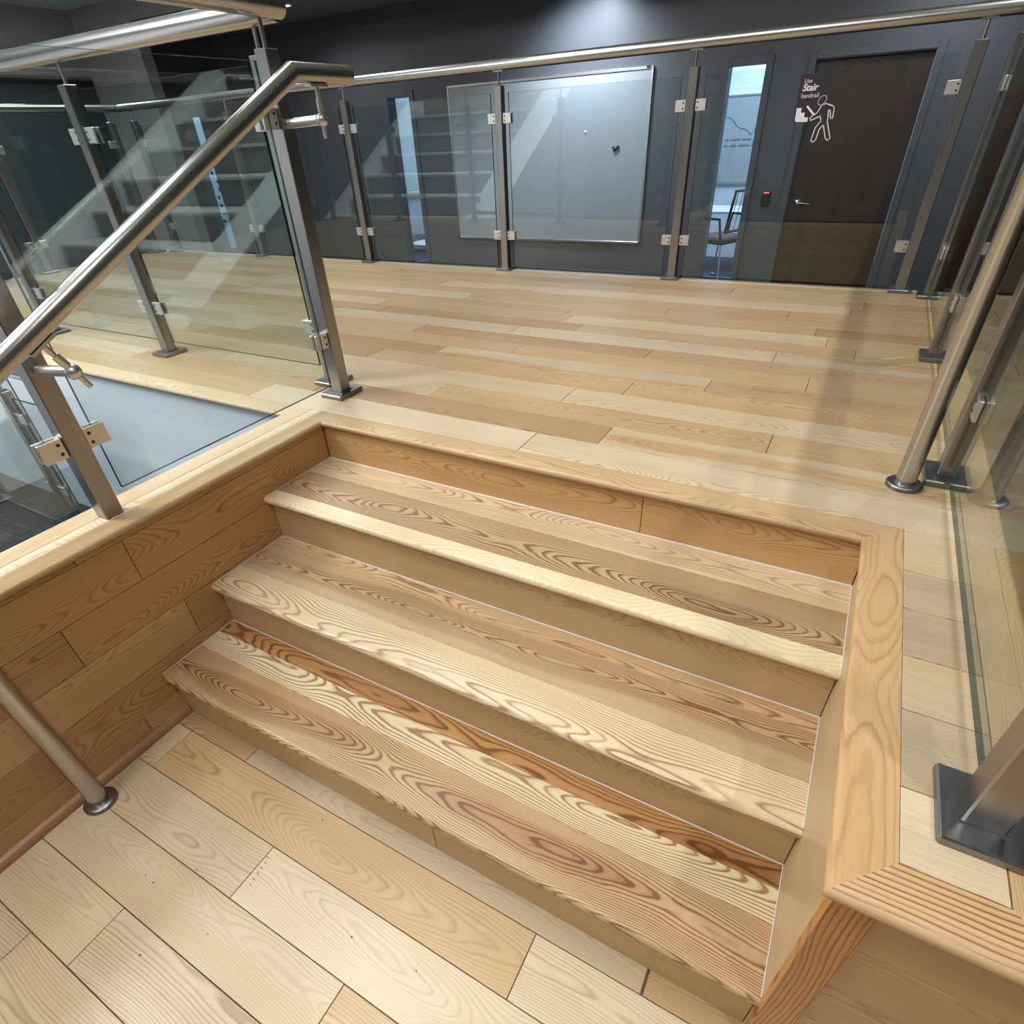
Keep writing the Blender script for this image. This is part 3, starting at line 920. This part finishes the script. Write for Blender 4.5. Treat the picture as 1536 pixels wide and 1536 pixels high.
def door(n, rng, label, handle_x):
    a, b = rng
    d = thing('door_%d' % n, label, 'door', ((a + b) / 2, WALL_Y, FLOOR_LOW), kind='structure')
    opening_frame(d, a, b, 1.175, 0.058)
    mb = MB(); mb.box(a + 0.003, b - 0.003, WALL_Y + 0.045, WALL_Y + 0.09, FLOOR_LOW + 0.008, 1.172)
    leaf = build('door_leaf', mb, DOORBROWN, d)
    hz = 0.085
    mb = MB()
    mb.lathe([(0.001, -0.012), (0.030, -0.012), (0.033, -0.006), (0.033, 0.0)], (handle_x, WALL_Y + 0.045, hz), 'y', 20)
    mb.tube([(handle_x, WALL_Y + 0.04, hz), (handle_x, WALL_Y - 0.02, hz)], 0.010, 10)
    sg = 1 if handle_x < (a + b) / 2 else -1
    mb.tube([(handle_x, WALL_Y - 0.016, hz), (handle_x + sg * 0.05, WALL_Y - 0.018, hz - 0.002), (handle_x + sg * 0.12, WALL_Y - 0.014, hz - 0.008)], 0.009, 10)
    build('door_handle', mb, CHROME, leaf)
    return d
door(1, D1, 'dark brown wooden door with lever handle right of the card reader', D1[0] + 0.09)
door(2, D2, 'second dark brown door at the right, half behind the railing posts', D2[1] - 0.09)

# corridor ceiling, bulkhead and atrium shell
mb = MB(); mb.box(-10.5, 6.0, 4.5, WALL_Y + 4.0, CEIL_LOW, CEIL_LOW + 0.1)
o = build('ceiling', mb, CEILING)
tag(o, 'low grey ceiling over the corridor in front of the dark wall', 'ceiling', kind='structure')
mb = MB(); mb.box(-7.55, 6.0, 4.35, 4.5, CEIL_LOW, HI); mb.box(-7.55, -6.43, 4.35, 4.5, FLOOR_LOW, CEIL_LOW)
o = build('wall_atrium', mb, MIDGREY)
tag(o, 'grey wall pier and bulkhead at upper left behind the railings', 'wall', kind='structure')
mb = MB(); mb.box(-7.70, -7.55, -8.0, 4.5, 1.58, HI); mb.box(-7.9, -7.75, -8.0, 4.5, FLOOR_LOW, 1.58, mi=1)
o = build('wall_far_left', mb, [MIDGREY, NAVY])
tag(o, 'grey upper wall over a dark recess at the far left', 'wall', kind='structure')
mb = MB(); mb.box(-7.7, 6.0, -8.0, 4.5, HI, HI + 0.1)
o = build('ceiling', mb, CEILWHITE)
tag(o, 'pale high ceiling over the stair hall', 'ceiling', kind='structure')
mb = MB(); mb.box(-7.7, 6.0, -8.1, -8.0, FLOOR_LOW, HI)
o = build('wall_rear', mb, MIDGREY)
tag(o, 'grey wall at the rear of the hall behind the viewer', 'wall', kind='structure')
mb = MB(); mb.box(6.0, 6.1, -8.0, WALL_Y + 0.1, FLOOR_LOW, HI)
o = build('wall_far_right', mb, NAVY)
tag(o, 'dark wall at the far right of the hall', 'wall', kind='structure')
mb = MB(); mb.box(-7.55, -4.3, 1.2, 4.35, 2.2, 2.3)
o = build('ceiling', mb, CEILWHITE)
tag(o, 'pale lowered soffit in front of the grey pier at upper left', 'ceiling', kind='structure')
# low floors
mb = MB(); mb.box(-10.5, XL + 0.02, -8.0, WALL_Y, FLOOR_LOW - 0.1, FLOOR_LOW); mb.box(XL + 0.02, -0.165, -8.0, 0.0, FLOOR_LOW - 0.1, FLOOR_LOW)
mb.box(-10.5, 6.0, 2.62, WALL_Y, FLOOR_LOW - 0.1, FLOOR_LOW); mb.box(-0.165, 6.0, -8.0, -3.4, FLOOR_LOW - 0.1, FLOOR_LOW)
o = build('floor', mb, CARPET)
tag(o, 'charcoal carpet floor in the void left of the steps', 'floor', kind='structure')
mb = MB(); mb.box(2.0, 6.0, -3.4, 2.62, FLOOR_LOW - 0.1, FLOOR_LOW - 0.0145)
dark_floor = build('floor', mb, SUBFLOOR)
tag(dark_floor, 'dark brown plank floor below the right railing', 'floor', kind='structure')
yy = 2.62
while yy > -1.2:
    xa = 2.0 + random.uniform(-1.0, 0)
    while xa < 4.2:
        a, b = max(xa, 2.003), min(xa + PL, 4.6)
        if b - a > 0.05:
            plank(dark_floor, ((a + b) / 2, yy - 0.07, FLOOR_LOW), X, Z, b - a, 0.14, tint=vary(srgb(56, 50, 45), 0.08), grain=0.6, pith=0.05, rings=90)
        xa += PL
    yy -= 0.14

# ---- rooms behind the windows
def room(name, x0, x1, y1, label):
    ya = WALL_Y + WT
    for nm, lb, bx, mt in (('back', 'back wall', (x0 - 0.05, x1 + 0.05, y1, y1 + 0.05, FLOOR_LOW, CEIL_LOW), ROOMWALL), ('left', 'left wall', (x0 - 0.05, x0, ya, y1, FLOOR_LOW, CEIL_LOW), ROOMWALL),
                       ('right', 'right wall', (x1, x1 + 0.05, ya, y1, FLOOR_LOW, CEIL_LOW), ROOMWALL), ('floor', 'blue carpet floor', (x0 - 0.05, x1 + 0.05, ya, y1, FLOOR_LOW - 0.05, FLOOR_LOW), BLUECARPET)):
        mb = MB(); mb.box(*bx)
        o = build('floor' if nm == 'floor' else name + '_' + nm, mb, mt)
        tag(o, lb + ' ' + label, 'floor' if nm == 'floor' else 'wall', kind='structure')
room('wall_room', -1.6, 2.0, 9.0, 'of the meeting room behind the window by the door')
room('wall_room', -6.6, -2.2, 8.6, 'of the bright room behind the window left of the whiteboard')
room('wall_room', -10.3, -7.3, 8.2, 'of the room behind the far left window')

# meeting-room whiteboard with writing
wb2 = thing('whiteboard', 'large whiteboard with faint writing inside the room behind the window', 'whiteboard', (-0.3, 8.98, 0.05))
mb = MB(); mb.box(-1.4, 0.9, 8.975, 8.99, 0.045, 1.02); build('writing_surface', mb, BOARD, wb2)
mb = MB(); mb.box(-1.42, 0.92, 8.96, 8.995, 0.015, 0.045); build('marker_tray', mb, ALU, wb2)
mb = MB(); mb.box(-1.42, 0.92, 8.965, 8.995, 1.02, 1.04); build('frame_member', mb, ALU, wb2)
def scribble(pts, r=0.004):
    mb = MB(); mb.tube([(p[0], 8.972, p[1]) for p in pts], r, 6); return build('marker_line', mb, INK, wb2)
for row, zz in ((0, 0.535), (1, 0.465)):
    x = -0.60 - 0.01 * row
    for word in ((2, 5, 5), (2, 4, 6, 1))[row]:
        pts = []
        for i in range(word * 2 + 1):
            pts.append((x + i * 0.012, zz + (0.022 if i % 2 else -0.012) * random.uniform(0.4, 1.0)))
        scribble(pts, 0.0032); x += word * 0.024 + 0.028
scribble([(-0.62 + 0.05 * i, 0.80 - 0.03 * i + 0.02 * math.sin(i * 1.4)) for i in range(8)], 0.0035)
scribble([(-0.28, 0.60), (-0.24, 0.62), (-0.20, 0.70), (-0.17, 0.78)], 0.0035)

# office chair behind the window
ch = thing('office_chair', 'black mesh-back chair with chrome legs behind the window by the door', 'chair', (-0.02, 7.3, FLOOR_LOW))
cx, cy = -0.13, 7.3
TURN = Matrix.Translation((cx, cy, 0)) @ Matrix.Rotation(math.radians(62), 4, 'Z') @ Matrix.Translation((-cx, -cy, 0))
def cbuild(name, mb, mat):
    mb.v = [TURN @ v for v in mb.v]
    return build(name, mb, mat, ch)
mb = MB(); mb.box(cx - 0.24, cx + 0.24, cy - 0.22, cy + 0.24, -0.49, -0.41, bev=0.025); cbuild('seat', mb, SEATFAB)
mb = MB(); mb.tube([(cx - 0.23, cy - 0.235, -0.34), (cx - 0.22, cy - 0.30, 0.09), (cx + 0.22, cy - 0.30, 0.09), (cx + 0.23, cy - 0.235, -0.34), (cx - 0.23, cy - 0.235, -0.34)], 0.016, 8); cbuild('back_frame', mb, BLACK)
mb = MB()
for i in range(5):
    x = cx - 0.17 + 0.085 * i
    mb.tube([(x, cy - 0.24, -0.34), (x, cy - 0.30, 0.09)], 0.004, 6)
cbuild('back_web', mb, MESHFAB)
for sx in (-1, 1):
    mb = MB(); mb.tube([(cx + sx * 0.25, cy - 0.20, -0.42), (cx + sx * 0.29, cy - 0.18, -0.20), (cx + sx * 0.29, cy + 0.10, -0.20), (cx + sx * 0.25, cy + 0.12, -0.42)], 0.014, 8)
    cbuild('armrest', mb, BLACK)
    for sy in (-1, 1):
        mb = MB(); mb.tube([(cx + sx * 0.19, cy + sy * 0.17, -0.48), (cx + sx * 0.25, cy + sy * 0.25, FLOOR_LOW + 0.03)], 0.011, 8)
        mb.lathe([(0.001, -0.03), (0.022, -0.02), (0.022, 0.0), (0.001, 0.008)], (cx + sx * 0.25, cy + sy * 0.25, FLOOR_LOW + 0.03), 'z', 10)
        cbuild('leg', mb, CHROME)
tb = thing('desk', 'white desk top behind the black mesh-back chair', 'desk', (0.1, 8.0, FLOOR_LOW))
mb = MB(); mb.box(-0.9, 1.1, 7.75, 8.45, -0.23, -0.20, bev=0.004); build('desk_top', mb, WHITEPLASTIC, tb)
for sx in (-0.82, 1.02):
    for sy in (7.82, 8.38):
        mb = MB(); mb.tube([(sx, sy, FLOOR_LOW), (sx, sy, -0.23)], 0.02, 10); build('leg', mb, ALU, tb)

# things in the room behind window 2
sh = thing('wall_counter', 'white counter with wooden edge inside the left lit room', 'counter', (-5.1, 8.3, FLOOR_LOW))
mb = MB(); mb.box(-5.75, -4.2, 8.05, 8.6, -0.02, 0.015, bev=0.003); build('counter_top', mb, plain('pale_wood_edge', srgb(206, 190, 168), 0.5), sh)
mb = MB(); mb.box(-5.70, -4.25, 8.10, 8.6, -0.62, -0.02); build('counter_panel', mb, ROOMWALL, sh)
rt = thing('round_table', 'small round white table behind the left narrow window', 'table', (-4.72, 7.35, FLOOR_LOW))
mb = MB(); mb.lathe([(0.001, 0.02), (0.33, 0.02), (0.34, 0.01), (0.33, 0.0), (0.001, 0.0)], (-4.66, 7.3, -0.62), 'z', 32); build('table_top', mb, WHITEPLASTIC, rt)
mb = MB(); mb.lathe([(0.22, 0.0), (0.20, 0.015), (0.03, 0.03), (0.03, 0.32)], (-4.66, 7.3, FLOOR_LOW), 'z', 20); build('pedestal', mb, ALU, rt)
for i, (mx, mz) in enumerate([(-5.72, 1.02), (-5.66, 1.02), (-5.61, 1.01), (-5.60, 0.97), (-5.63, 0.95), (-5.61, 0.92), (-5.66, 0.88), (-5.56, 0.72), (-5.55, 0.67)]):
    mb = MB(); mb.box(mx - 0.024, mx + 0.024, 8.575, 8.59, mz - 0.014, mz + 0.014, bev=0.003)
    o = build('wall_magnet', mb, BLACK)
    tag(o, 'small black magnet on the white room wall, ' + ('leftmost of the top row', 'second from left in the top row', 'rightmost of the top row', 'right end of the second row', 'left one below the top row',
                                                            'lower right of the upper cluster', 'lone one under the upper cluster', 'upper of the lower pair', 'lower of the lower pair')[i], 'magnet', group='magnets on the white room wall')
# notes taped inside the far left window
for i in range(7):
    nx_ = -7.86 + random.uniform(-0.03, 0.12); nz = 0.45 - i * 0.11
    mb = MB(); mb.box(nx_, nx_ + random.uniform(0.05, 0.10), WALL_Y + 0.067, WALL_Y + 0.069, nz, nz + random.uniform(0.03, 0.06))
    o = build('paper_note', mb, plain('note_ink_%d' % i, (0.05, 0.10, 0.14), 0.6))
    tag(o, ('topmost', 'second', 'third', 'fourth', 'fifth', 'sixth', 'lowest')[i] + ' dark paper note down the far left narrow window', 'note', group='notes in the far left window')

# whiteboard on the dark wall
wb = thing('whiteboard', 'big blank whiteboard mounted on the dark wall behind the railing', 'whiteboard', (-1.96, WALL_Y, 0.46))
x0, x1, z0, z1 = -3.175, -0.742, -0.305, 1.232
mb = MB(); mb.box(x0, x1, WALL_Y - 0.018, WALL_Y, z0, z1); build('writing_surface', mb, BOARD, wb)
for (a, b, c, d) in ((x0 - 0.012, x0 + 0.014, z0 - 0.012, z1 + 0.012), (x1 - 0.014, x1 + 0.012, z0 - 0.012, z1 + 0.012), (x0, x1, z1 - 0.012, z1 + 0.014), (x0, x1, z0 - 0.014, z0 + 0.012)):
    mb = MB(); mb.box(a, b, WALL_Y - 0.026, WALL_Y, c, d, bev=0.003); build('frame_member', mb, ALU, wb)
mb = MB(); mb.box(x1 - 0.06, x1 - 0.02, WALL_Y - 0.030, WALL_Y - 0.02, z1 - 0.005, z1 + 0.016); build('corner_clip', mb, BLACK, wb)
mb = MB(); mb.tube([(-1.11, WALL_Y - 0.030, 0.605), (-1.09, WALL_Y - 0.030, 0.575), (-1.045, WALL_Y - 0.030, 0.61)], 0.011, 8)
o = build('board_clip', mb, BLACK); tag(o, 'small black tick-shaped clip on the big whiteboard', 'clip')
mb = MB(); mb.lathe([(0.001, -0.006), (0.012, -0.005), (0.014, 0.0)], (-1.437, WALL_Y - 0.018, 0.744), 'y', 14)
o = build('board_magnet', mb, WHITEPLASTIC); tag(o, 'tiny white round magnet on the big whiteboard', 'magnet')

# card reader
cr = thing('card_reader', 'small black card reader with red light left of the brown door', 'card reader', (0.535, WALL_Y, 0.06))
mb = MB(); mb.box(0.497, 0.573, WALL_Y - 0.028, WALL_Y, 0.062, 0.188, bev=0.006); build('reader_body', mb, BLACK, cr)
mb = MB(); mb.box(0.510, 0.560, WALL_Y - 0.030, WALL_Y - 0.027, 0.170, 0.181); build('status_light', mb, REDLED, cr)

# ================================================================== STAIR SIGN ON THE FAR GLASS
SY = FY - GT - 0.0015
sign = thing('stair_sign', 'plum vinyl sign reading Use Stair handrail on the far glass', 'sign', (1.14, SY, 0.75))
panel = [(1.060, 0.953), (1.216, 0.953), (1.222, 0.945), (1.222, 0.835), (1.185, 0.800), (1.140, 0.762), (1.079, 0.762), (1.068, 0.771), (1.060, 0.80)]
mb = MB(); mb.prism(panel, 'y', SY, SY + 0.0012); build('sign_panel', mb, PLUM, sign)
body = [(1.181, 0.828), (1.167, 0.798), (1.143, 0.783), (1.138, 0.777), (1.145, 0.768), (1.183, 0.783), (1.181, 0.791), (1.192, 0.765), (1.173, 0.737), (1.165, 0.684), (1.176, 0.677), (1.187, 0.686),
        (1.193, 0.73), (1.208, 0.747), (1.230, 0.693), (1.242, 0.682), (1.253, 0.691), (1.222, 0.762), (1.222, 0.772), (1.216, 0.806), (1.224, 0.805), (1.234, 0.772), (1.243, 0.772), (1.241, 0.809), (1.236, 0.820), (1.198, 0.833), (1.190, 0.829)]
mb = MB(); mb.prism(body, 'y', SY - 0.0003, SY + 0.0010); build('figure_fill', mb, PLUM, sign)
def ribbon(pts, w, closed=True):
    mb = MB()
    n = len(pts)
    for i in range(n if closed else n - 1):
        a = Vector(pts[i]); b = Vector(pts[(i + 1) % n])
        d = (b - a).normalized(); nn = Vector((-d.y, d.x)) * w / 2; e = d * w * 0.35
        q = [a - e + nn, b + e + nn, b + e - nn, a - e - nn]
        mb.prism([tuple(p) for p in q], 'y', SY - 0.0008, SY - 0.0004)
    return mb
build('figure_outline', ribbon(body, 0.0042), DECALWHITE, sign)
head = [(1.178 + 0.0175 * math.cos(a) + 0.004 * math.sin(a), 0.8465 + 0.0185 * math.sin(a)) for a in [2 * math.pi * k / 22 for k in range(22)]]
build('figure_head', ribbon(head, 0.0042), DECALWHITE, sign)
build('handrail_mark', ribbon([(1.115, 0.825), (1.151, 0.793)], 0.0085, False), DECALWHITE, sign)
st = [(1.067, 0.821), (1.090, 0.821), (1.091, 0.802), (1.109, 0.801), (1.110, 0.782), (1.129, 0.781), (1.129, 0.763), (1.079, 0.764), (1.069, 0.771)]
mb = MB(); mb.prism(st, 'y', SY - 0.0008, SY - 0.0004); build('stair_mark', mb, DECALWHITE, sign)
def text(body_, x, z, size, bold=0.0, shear=0.0, name='lettering'):
    cu = bpy.data.curves.new(name, 'FONT')
    cu.body = body_; cu.size = size; cu.offset = bold; cu.shear = shear; cu.extrude = 0.0002
    tmp = bpy.data.objects.new('tmp', cu); COL.objects.link(tmp)
    dg = bpy.context.evaluated_depsgraph_get()
    me = bpy.data.meshes.new_from_object(tmp.evaluated_get(dg))
    bpy.data.objects.remove(tmp)
    me.materials.clear(); me.materials.append(DECALWHITE)
    o = bpy.data.objects.new(name, me); COL.objects.link(o)
    o.parent = sign
    o.location = Vector((x, SY - 0.0008, z)) - ORG[sign.name]
    o.rotation_euler = (math.pi / 2, 0, 0)
    return o
text('Use', 1.078, 0.9185, 0.0235)
text('Stair', 1.076, 0.8880, 0.0375, 0.0010, 0.14)
text('handrail', 1.076, 0.8600, 0.0255)

# ================================================================== LIGHT FITTINGS
for i, (px, py) in enumerate(((-0.1, -1.0), (0.6, -3.4), (-2.8, -1.9), (-3.5, 3.0), (-4.7, -3.0))):
    t = thing('ceiling_light', ['square light panel in the high ceiling above the steps', 'square light panel in the high ceiling behind the viewer',
                                'square light panel in the high ceiling over the left void', 'square light panel in the high ceiling at far left', 'added square light panel brightening the grey seating stair'][i], 'light', (px, py, HI))
    mb = MB(); mb.box(px - 0.58, px + 0.58, py - 0.58, py + 0.58, HI - 0.02, HI - 0.012); build('diffuser', mb, LAMPGLOW, t)
    mb = MB()
    for s in (-1, 1):
        mb.box(px - 0.61, px + 0.61, py + s * 0.595 - 0.015, py + s * 0.595 + 0.015, HI - 0.025, HI)
        mb.box(px + s * 0.595 - 0.015, px + s * 0.595 + 0.015, py - 0.58, py + 0.58, HI - 0.025, HI)
    build('frame', mb, WHITETRIM, t)
for (px, py, pz, lb) in ((2.527, 1.915, HI, 'round recessed downlight above the right railing'), (2.95, -1.75, HI, 'round recessed downlight right of the steps'), (-1.4, 5.25, CEIL_LOW, 'round recessed downlight washing the dark wall above the whiteboard'), (1.7, 4.95, CEIL_LOW, 'added round downlight brightening the wall by the brown doors'), (-4.6, 4.95, CEIL_LOW, 'added round downlight brightening the wall by the left narrow window')):  # last two fittings go with the added washers
    t = thing('downlight', lb, 'light', (px, py, pz))
    mb = MB(); mb.lathe([(0.001, -0.004), (0.06, -0.004)], (px, py, pz), 'z', 24); build('diffuser', mb, LAMPGLOW2, t)
    mb = MB(); mb.lathe([(0.06, -0.003), (0.062, -0.012), (0.085, -0.010), (0.09, 0.0)], (px, py, pz), 'z', 24); build('trim_ring', mb, WHITETRIM, t)

t = thing('added_strip_light', 'added unseen ceiling strip giving the left handrail a long highlight', 'light', (-1.2, -0.2, HI))  # fitting for the added handrail highlight strip
mb = MB(); mb.box(-1.37, -1.03, -2.4, 2.0, HI - 0.02, HI - 0.012); build('diffuser', mb, LAMPGLOW, t)
mb = MB(); mb.box(-1.40, -1.37, -2.43, 2.03, HI - 0.026, HI); mb.box(-1.03, -1.0, -2.43, 2.03, HI - 0.026, HI)
mb.box(-1.37, -1.03, -2.43, -2.4, HI - 0.026, HI); mb.box(-1.37, -1.03, 2.0, 2.03, HI - 0.026, HI); build('frame', mb, WHITETRIM, t)
t = thing('added_pier_light', 'added small square light under the soffit, brightening the grey pier', 'light', (-5.9, 2.4, 2.2))  # fitting for the added pier fill
mb = MB(); mb.box(-6.15, -5.65, 2.15, 2.65, 2.182, 2.19); build('diffuser', mb, LAMPGLOW, t)
mb = MB()
for q in (-1, 1):
    mb.box(-6.18, -5.62, 2.4 + q * 0.265 - 0.015, 2.4 + q * 0.265 + 0.015, 2.178, 2.2)
    mb.box(-5.9 + q * 0.265 - 0.015, -5.9 + q * 0.265 + 0.015, 2.15, 2.65, 2.178, 2.2)
build('frame', mb, WHITETRIM, t)

# ================================================================== SEATING STAIR BEHIND THE VIEWER (mirrored in the far glass)
big = thing('seating_stair', 'wide grey seating stair with white parapets, mirrored in the railing glass', 'stairs', (-4.6, -2.5, FLOOR_LOW))
sy0, sz0 = -1.2, -0.184
for k in range(-2, 7):
    ya = sy0 - 0.45 * k; zz = sz0 + 0.25 * k
    mb = MB(); mb.box(-5.85, -3.42, ya - 0.45, ya - 0.02, FLOOR_LOW, zz - 0.03); build('seat_block', mb, STEPGREY, big)
    mb = MB(); mb.box(-5.85, -3.42, ya - 0.45, ya, zz - 0.03, zz, bev=0.004); build('step_nosing', mb, NOSEGREY, big)
for xa, xb in ((-6.0, -5.86), (-3.41, -2.95)):
    poly = []
    ks = (-2, 7)
    y_a = sy0 - 0.45 * ks[0] - 0.02; y_b = sy0 - 0.45 * ks[1]
    za = sz0 + 0.25 * ks[0]; zb = sz0 + 0.25 * ks[1]
    poly = [(y_a, FLOOR_LOW), (y_a, za + 0.05), (y_b, zb + 0.08), (y_b, FLOOR_LOW)]
    mb = MB(); mb.prism(poly, 'x', xa, xb); build('parapet', mb, WHITETRIM, big)
